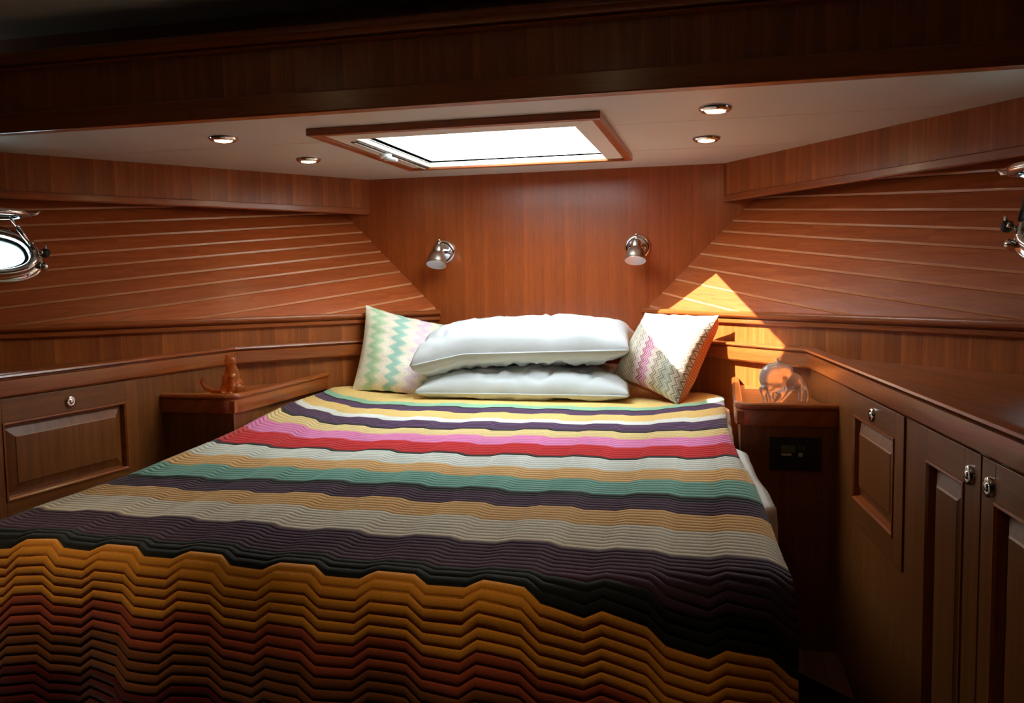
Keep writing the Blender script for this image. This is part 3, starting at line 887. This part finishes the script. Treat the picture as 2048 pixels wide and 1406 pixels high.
ca = me.attributes.new('stripe', 'FLOAT_COLOR', 'FACE')
ca.data.foreach_set('color', [q for c in colb for q in c])
me.polygons.foreach_set('use_smooth', [True] * len(me.polygons))
bmx = bmesh.new(); bmx.from_mesh(me)
bmesh.ops.delete(bmx, geom=[v for v in bmx.verts if not v.link_faces], context='VERTS')
bmx.to_mesh(me); bmx.free()
me.materials.append(MAT['knit'])
bl = bpy.data.objects.new('blanket', me); COL.objects.link(bl)
tag(bl, 'striped multicolour knitted blanket with chevron ribs spread over the bed', 'blanket')

# ---------------------------------------------------------------- pillows
def pillow(name, c, w, d, ht, hb, label, seed, yaw=0, sag=None, blunt=3.2):
    NXp, NYp = 72, 40
    mb = MB(); vs = []; fs = []
    cy, sy = math.cos(yaw), math.sin(yaw)
    def pt(u, v, top):
        fu, fv = 1 - abs(u) ** (blunt if u < 0 else 3.2), 1 - abs(v) ** 3.0
        f = max(0, fu * fv) ** 0.40
        # corners drawn in a little
        px = u * w / 2 * (1 - .05 * (1 - v * v) * 0 - .045 * abs(u) ** 4 * (1 - abs(v) ** 2))
        py = v * d / 2 * (1 - .05 * abs(v) ** 4 * (1 - abs(u) ** 2))
        z = f * (ht if top else -hb * (1 + (.45 * max(0, min(1, (-u - .45) / .4)) if blunt > 4 else 0)))
        wr = noise.noise(Vector((u * 3.1 + seed, v * 2.3, seed * 1.7 + top))) * .010 + noise.noise(Vector((u * 7 + seed, v * 5 + u * 3, seed + top * 3))) * .0045
        edge = abs(u) ** 6
        wr += 0.010 * edge * math.sin(v * 19 + seed)
        crease = abs(noise.noise(Vector((u * 2.2 + v * 3.4, v * 1.2 - u * 4.0, seed + 9)))) 
        wr -= 0.016 * max(0, .16 - crease) / .16 * f
        z += wr * min(1, f * 1.6)
        if sag: z += sag(u, v)
        return (c[0] + px * cy - py * sy, c[1] + px * sy + py * cy, c[2] + z)
    for top in (1, 0):
        b = len(vs)
        for j in range(NYp + 1):
            for i in range(NXp + 1):
                u = math.sin((i / NXp * 2 - 1) * math.pi / 2) * .35 + (i / NXp * 2 - 1) * .65
                v = math.sin((j / NYp * 2 - 1) * math.pi / 2) * .35 + (j / NYp * 2 - 1) * .65
                vs.append(pt(u, v, top))
        fs += [(b + j * (NXp + 1) + i, b + j * (NXp + 1) + i + 1, b + (j + 1) * (NXp + 1) + i + 1, b + (j + 1) * (NXp + 1) + i) for j in range(NYp) for i in range(NXp)]
    mb.add(vs, fs)
    root = thing(name, label, 'pillow', (c[0], c[1], c[2] - hb), 'white bed pillows')
    mb.build('pillowcase', 'pillow_cotton', root, smooth=True)
    # sewn hem along the front edge
    pts = []
    for i in range(41):
        u = (i / 40 * 2 - 1) * .985
        p = Vector(pt(u, -1.0, 1)); pts.append(p + Vector((0, -.001, 0)))
    MB().tube(pts, .0022, 6).build('hem', 'pillow_cotton', root, smooth=True)
    return root
pillow('pillow', (0.030, -0.266, 0.878), 0.72, 0.45, 0.086, 0.026, 'lower white pillow lying flat on the striped blanket', 2.3)
pillow('pillow', (0.016, -0.250, 1.012), 0.735, 0.45, 0.112, 0.046, 'plump upper white pillow stacked on the other white one', 5.1, yaw=math.radians(1.5),
       blunt=8.0, sag=lambda u, v: -.035 * max(0, -u - .50) * (1 - v) + .010 * u)

# ---------------------------------------------------------------- cushions
def cushion(label, TL, TR, BR, BL, bulge, front, back, loc, seed, bk=(None, .55)):
    N = 34
    TL, TR, BR, BL = map(Vector, (TL, TR, BR, BL))
    nrm = ((TR - BL).cross(TL - BR)).normalized()
    if nrm.y > 0: nrm = -nrm
    root = thing('throw_cushion', label, 'cushion', loc, 'patterned throw cushions')
    for nm, sg, mt in (('front_cover', 1, front), ('back_cover', -1, back)):
        vs = []; fs = []; uvl = []
        for j in range(N + 1):
            for i in range(N + 1):
                a = i / N; b = j / N
                u, v = a * 2 - 1, b * 2 - 1
                # edges pulled in between the pointed corners
                pu = u * (1 - .07 * (1 - v * v) * abs(u) ** 2); pv = v * (1 - .07 * (1 - u * u) * abs(v) ** 2)
                aa, bb = (pu + 1) / 2, (pv + 1) / 2
                p = (BL * (1 - aa) + BR * aa) * (1 - bb) + (TL * (1 - aa) + TR * aa) * bb
                f = max(0, (1 - u * u) * (1 - v * v)) ** (.55 if sg > 0 else bk[1])
                wr = noise.noise(Vector((u * 2.5 + seed, v * 2.5, sg + seed))) * .010 * f + .004 * math.sin(u * 17 + v * 5 + seed) * abs(v) ** 5 * (1 - u * u)
                vs.append(p + nrm * sg * ((bulge if sg > 0 or not bk[0] else bk[0]) * f + wr + .0005)); uvl.append((a, b))
        fs = [(j * (N + 1) + i, j * (N + 1) + i + 1, (j + 1) * (N + 1) + i + 1, (j + 1) * (N + 1) + i) for j in range(N) for i in range(N)]
        off = root.location
        me = bpy.data.meshes.new(nm)
        me.from_pydata([tuple(q - off) for q in vs], [], fs)
        ul = me.uv_layers.new(name='UVMap')
        for lp in me.loops: ul.data[lp.index].uv = uvl[lp.vertex_index]
        me.polygons.foreach_set('use_smooth', [True] * len(me.polygons))
        me.materials.append(MAT[mt])
        o = bpy.data.objects.new(nm, me); COL.objects.link(o); o.parent = root
    return root
cushion('pastel green and pink wave-patterned cushion leaning in the left corner', (-.585, -.270, 1.168), (-.300, -.085, 1.078), (-.325, -.360, .845), (-.605, -.370, .868), .052, 'pastel_flame_fabric', 'pastel_flame_fabric', (-.46, -.30, .86), 1.0)
cushion('chevron cushion with a pink band and rust back leaning in the right corner', (.414, -.205, 1.130), (.662, -.385, 1.128), (.537, -.480, .852), (.318, -.365, .930), .066, 'chevron_fabric', 'rust_fabric', (.50, -.40, .86), 4.0, (.095, .26))

# ---------------------------------------------------------------- reading lamps
def sconce():
    root = thing('wall_sconce', '', 'lamp', (0, 0, 0), 'reading lamps on the bulkhead')
    ax = (0, -1, 0)
    bpz = MB().lathe([(.046, 0.0), (.047, .006), (.043, .012), (.036, .014), (.033, .011), (.030, .012), (.022, .022), (.010, .028), (.0, .029)], (0, 0, 0), ax, 32).build('backplate', 'chrome', root, smooth=True)
    for sx in (-.027, .027): MB().lathe([(.0, .003), (.003, .0025), (.004, 0)], (sx, -.013, -.002), ax, 10).build('screw', 'chrome', bpz, smooth=True)
    MB().tube([(0, -.020, 0), (0, -.045, .002), (0, -.062, .004)], [.008, .007, .008], 12).build('arm', 'chrome', root, smooth=True)
    # bell shade pointing down
    o = (0, -.066, .020); a = Vector((0, -.42, -.92)).normalized()
    prof = [(.0, -.004), (.011, -.004), (.0165, .000), (.0175, .006), (.0175, .024), (.0165, .027), (.020, .029), (.028, .036), (.0335, .046), (.0355, .058), (.0362, .070), (.0362, .073), (.0375, .075), (.0375, .078)]
    shd = MB().lathe(prof, o, a, 32).build('shade', 'brushed_nickel', root, smooth=True)
    MB().lathe([(.0375, .078), (.0362, .0785), (.034, .072), (.030, .060), (.0, .056)], o, a, 32).build('diffuser', 'shade_white', shd, smooth=True)
    MB().lathe([(.0042, -.003), (.0042, -.020), (.0060, -.022), (.0065, -.026), (.005, -.029), (.0, -.030)], o, a, 14).build('switch', 'chrome', root, smooth=True)
    return root
sc1 = sconce()
sc1.location = (-.371, -.0005, 1.362); sc1['label'] = 'small brushed metal reading lamp on the bulkhead above the green cushion'
sc2 = copy_tree(sc1)
sc2.location = (.371, -.0005, 1.362); sc2['label'] = 'small brushed metal reading lamp on the bulkhead above the chevron cushion'

# ---------------------------------------------------------------- recessed ceiling lights
def downlight():
    root = thing('ceiling_light', '', 'ceiling light', (0, 0, 0), 'recessed ceiling lights')
    ax = (0, 0, -1)
    MB().lathe([(.040, .0), (.0405, .003), (.037, .008), (.031, .012), (.0275, .011), (.026, .007), (.0255, .002)], (0, 0, 0), ax, 32).build('trim_ring', 'chrome', root, smooth=True)
    MB().lathe([(.0258, .006), (.022, .0115), (.012, .0135), (.0, .014)], (0, 0, 0), ax, 24).build('lens', 'lamp_lens', root, smooth=True)
    return root
def lamp_light(root, watts, name='ceiling_light_glow', cone=120):
    ld_ = bpy.data.lights.new(name, 'SPOT')
    ld_.energy = watts; ld_.color = (1.0, .78, .48); ld_.spot_size = math.radians(cone); ld_.spot_blend = .8; ld_.shadow_soft_size = .02
    o = bpy.data.objects.new(name, ld_); COL.objects.link(o); o.parent = root
    o.location = (0, 0, -.020)
dl = downlight()
spots = [((-.655, -1.052, ZC), 'recessed ceiling light nearest the beam on the left of the hatch', .5), ((-.626, -.605, ZC), 'recessed ceiling light nearest the bulkhead on the left of the hatch', .5),
         ((.655, -1.052, ZC), 'recessed ceiling light nearest the beam on the right of the hatch', .5), ((.626, -.605, ZC), 'recessed ceiling light nearest the bulkhead on the right of the hatch', .5)]
for i, (p, lb, wt) in enumerate(spots):
    o = dl if i == 0 else copy_tree(dl_proto)
    if i == 0:
        dl_proto = dl
    o.location = p; o['label'] = lb
    spots[i] = (o, wt)
for o, wt in spots: lamp_light(o, wt)
# two unseen lamps added to brighten the foot of the bed, aft of the beam
for k, (p, lb, wt) in enumerate([((-.60, -2.22, 1.918), 'added unseen fill light aft of the beam over the left foot corner', 9.5), ((.33, -2.30, 1.918), 'added unseen fill light aft of the beam over the bed foot', 5.0)]):
    o = bpy.data.objects.new('ceiling_light', None); COL.objects.link(o); o.location = p
    tag(o, lb, 'ceiling light', 'recessed ceiling lights')
    for ch in [c for c in dl_proto.children if c.type == 'MESH']:
        cc2 = ch.copy(); COL.objects.link(cc2); cc2.parent = o
    lamp_light(o, wt, cone=58)

# ---------------------------------------------------------------- glass figures
def remeshed(name, mb, mat, parent, vox):
    o = mb.build(name, mat, parent)
    md = o.modifiers.new('r', 'REMESH'); md.mode = 'VOXEL'; md.voxel_size = vox; md.use_smooth_shade = True
    m2 = o.modifiers.new('s', 'SMOOTH'); m2.factor = .5; m2.iterations = 6
    bpy.context.view_layer.update()
    dg = bpy.context.evaluated_depsgraph_get()
    me = bpy.data.meshes.new_from_object(o.evaluated_get(dg))
    old = o.data; o.modifiers.clear(); o.data = me; bpy.data.meshes.remove(old); me.name = name
    for p in me.polygons: p.use_smooth = True
    return o
zs_ = 0.9085
# amber cat sitting, tail curled to the side
B = Vector((-.800, -.815, zs_))
cat = thing('cat_figurine', 'amber glass cat figurine sitting on the left nightstand', 'figurine', tuple(B))
m = MB()
m.ell(B + Vector((0, .004, .026)), (.030, .034, .030))
m.ell(B + Vector((0, -.006, .056)), (.025, .026, .034))
m.ell(B + Vector((.002, -.012, .082)), (.018, .018, .020))
m.ell(B + Vector((.002, -.016, .106)), (.0195, .018, .0165))
m.ell(B + Vector((.002, -.031, .101)), (.008, .009, .007))
for e in (-1, 1):
    m.tube([B + Vector((.002 + e * .011, -.014, .112)), B + Vector((.002 + e * .017, -.013, .127))], [.008, .003], 8)
    m.tube([B + Vector((e * .012, -.026, .062)), B + Vector((e * .012, -.034, .030)), B + Vector((e * .012, -.036, .006))], [.010, .008, .008], 8)
    m.ell(B + Vector((e * .012, -.040, .006)), (.009, .013, .006))
    m.ell(B + Vector((e * .024, -.006, .020)), (.014, .024, .020))
remeshed('body', m, 'amber_glass', cat, .0032)
m = MB().tube([B + Vector((-.012, .024, .008)), B + Vector((-.045, .020, .007)), B + Vector((-.076, .006, .009)), B + Vector((-.098, -.004, .020)), B + Vector((-.106, -.008, .038)), B + Vector((-.100, -.010, .050))], [.009, .0085, .008, .007, .006, .004], 10)
m.build('tail', 'amber_glass', cat, smooth=True)

# frosted glass animal with lowered head and four spread legs
B = Vector((.828, -.808, zs_))
gl = thing('glass_figurine', 'frosted clear glass animal figurine on the right nightstand', 'figurine', tuple(B))
m = MB()
Ry = Matrix.Rotation(math.radians(28), 3, 'Y')
m.ell(B + Vector((-.020, .0, .068)), (.040, .028, .041))
m.ell(B + Vector((-.006, .0, .078)), (.038, .026, .032), rot=Ry)
m.ell(B + Vector((.026, .0, .060)), (.034, .022, .024), rot=Ry)
m.ell(B + Vector((.014, -.008, .092)), (.014, .012, .013))
m.tube([B + Vector((.004, -.004, .098)), B + Vector((-.008, -.006, .110)), B + Vector((-.012, -.006, .119)), B + Vector((-.004, -.006, .124))], [.008, .006, .005, .004], 8)
m.tube([B + Vector((-.048, -.008, .045)), B + Vector((-.046, -.010, .022)), B + Vector((-.042, -.010, .003))], [.014, .008, .008], 8)
m.tube([B + Vector((-.030, .014, .040)), B + Vector((-.028, .016, .020)), B + Vector((-.024, .016, .003))], [.012, .008, .007], 8)
m.tube([B + Vector((.004, -.010, .044)), B + Vector((-.006, -.012, .022)), B + Vector((-.018, -.012, .003))], [.012, .008, .007], 8)
m.tube([B + Vector((.022, -.004, .042)), B + Vector((.010, -.006, .022)), B + Vector((-.006, -.006, .003))], [.010, .0065, .006], 8)
m.tube([B + Vector((.048, -.004, .052)), B + Vector((.060, -.006, .034)), B + Vector((.062, -.006, .016)), B + Vector((.058, -.006, .003))], [.012, .008, .007, .006], 8)
m.tube([B + Vector((.044, .010, .050)), B + Vector((.048, .012, .026)), B + Vector((.048, .012, .003))], [.010, .007, .006], 8)
remeshed('body', m, 'frosted_glass', gl, .0030)

# ---------------------------------------------------------------- step beside the berth
st = thing('step', 'dark wooden step at floor level between the bed and right cabinet', 'step', (.86, -1.1, 0))
MB().prism([(.745, -.972), (.958, -.972), (.962, -1.21), (.84, -1.074), (.745, -1.03)], .0, .285).build('riser', 'door_wood', st)
MB().prism([(.745, -.970), (.958, -.970), (.964, -1.222), (.838, -1.086), (.745, -1.042)], .286, .302).build('tread', 'floor_wood', st, bevel=.002)
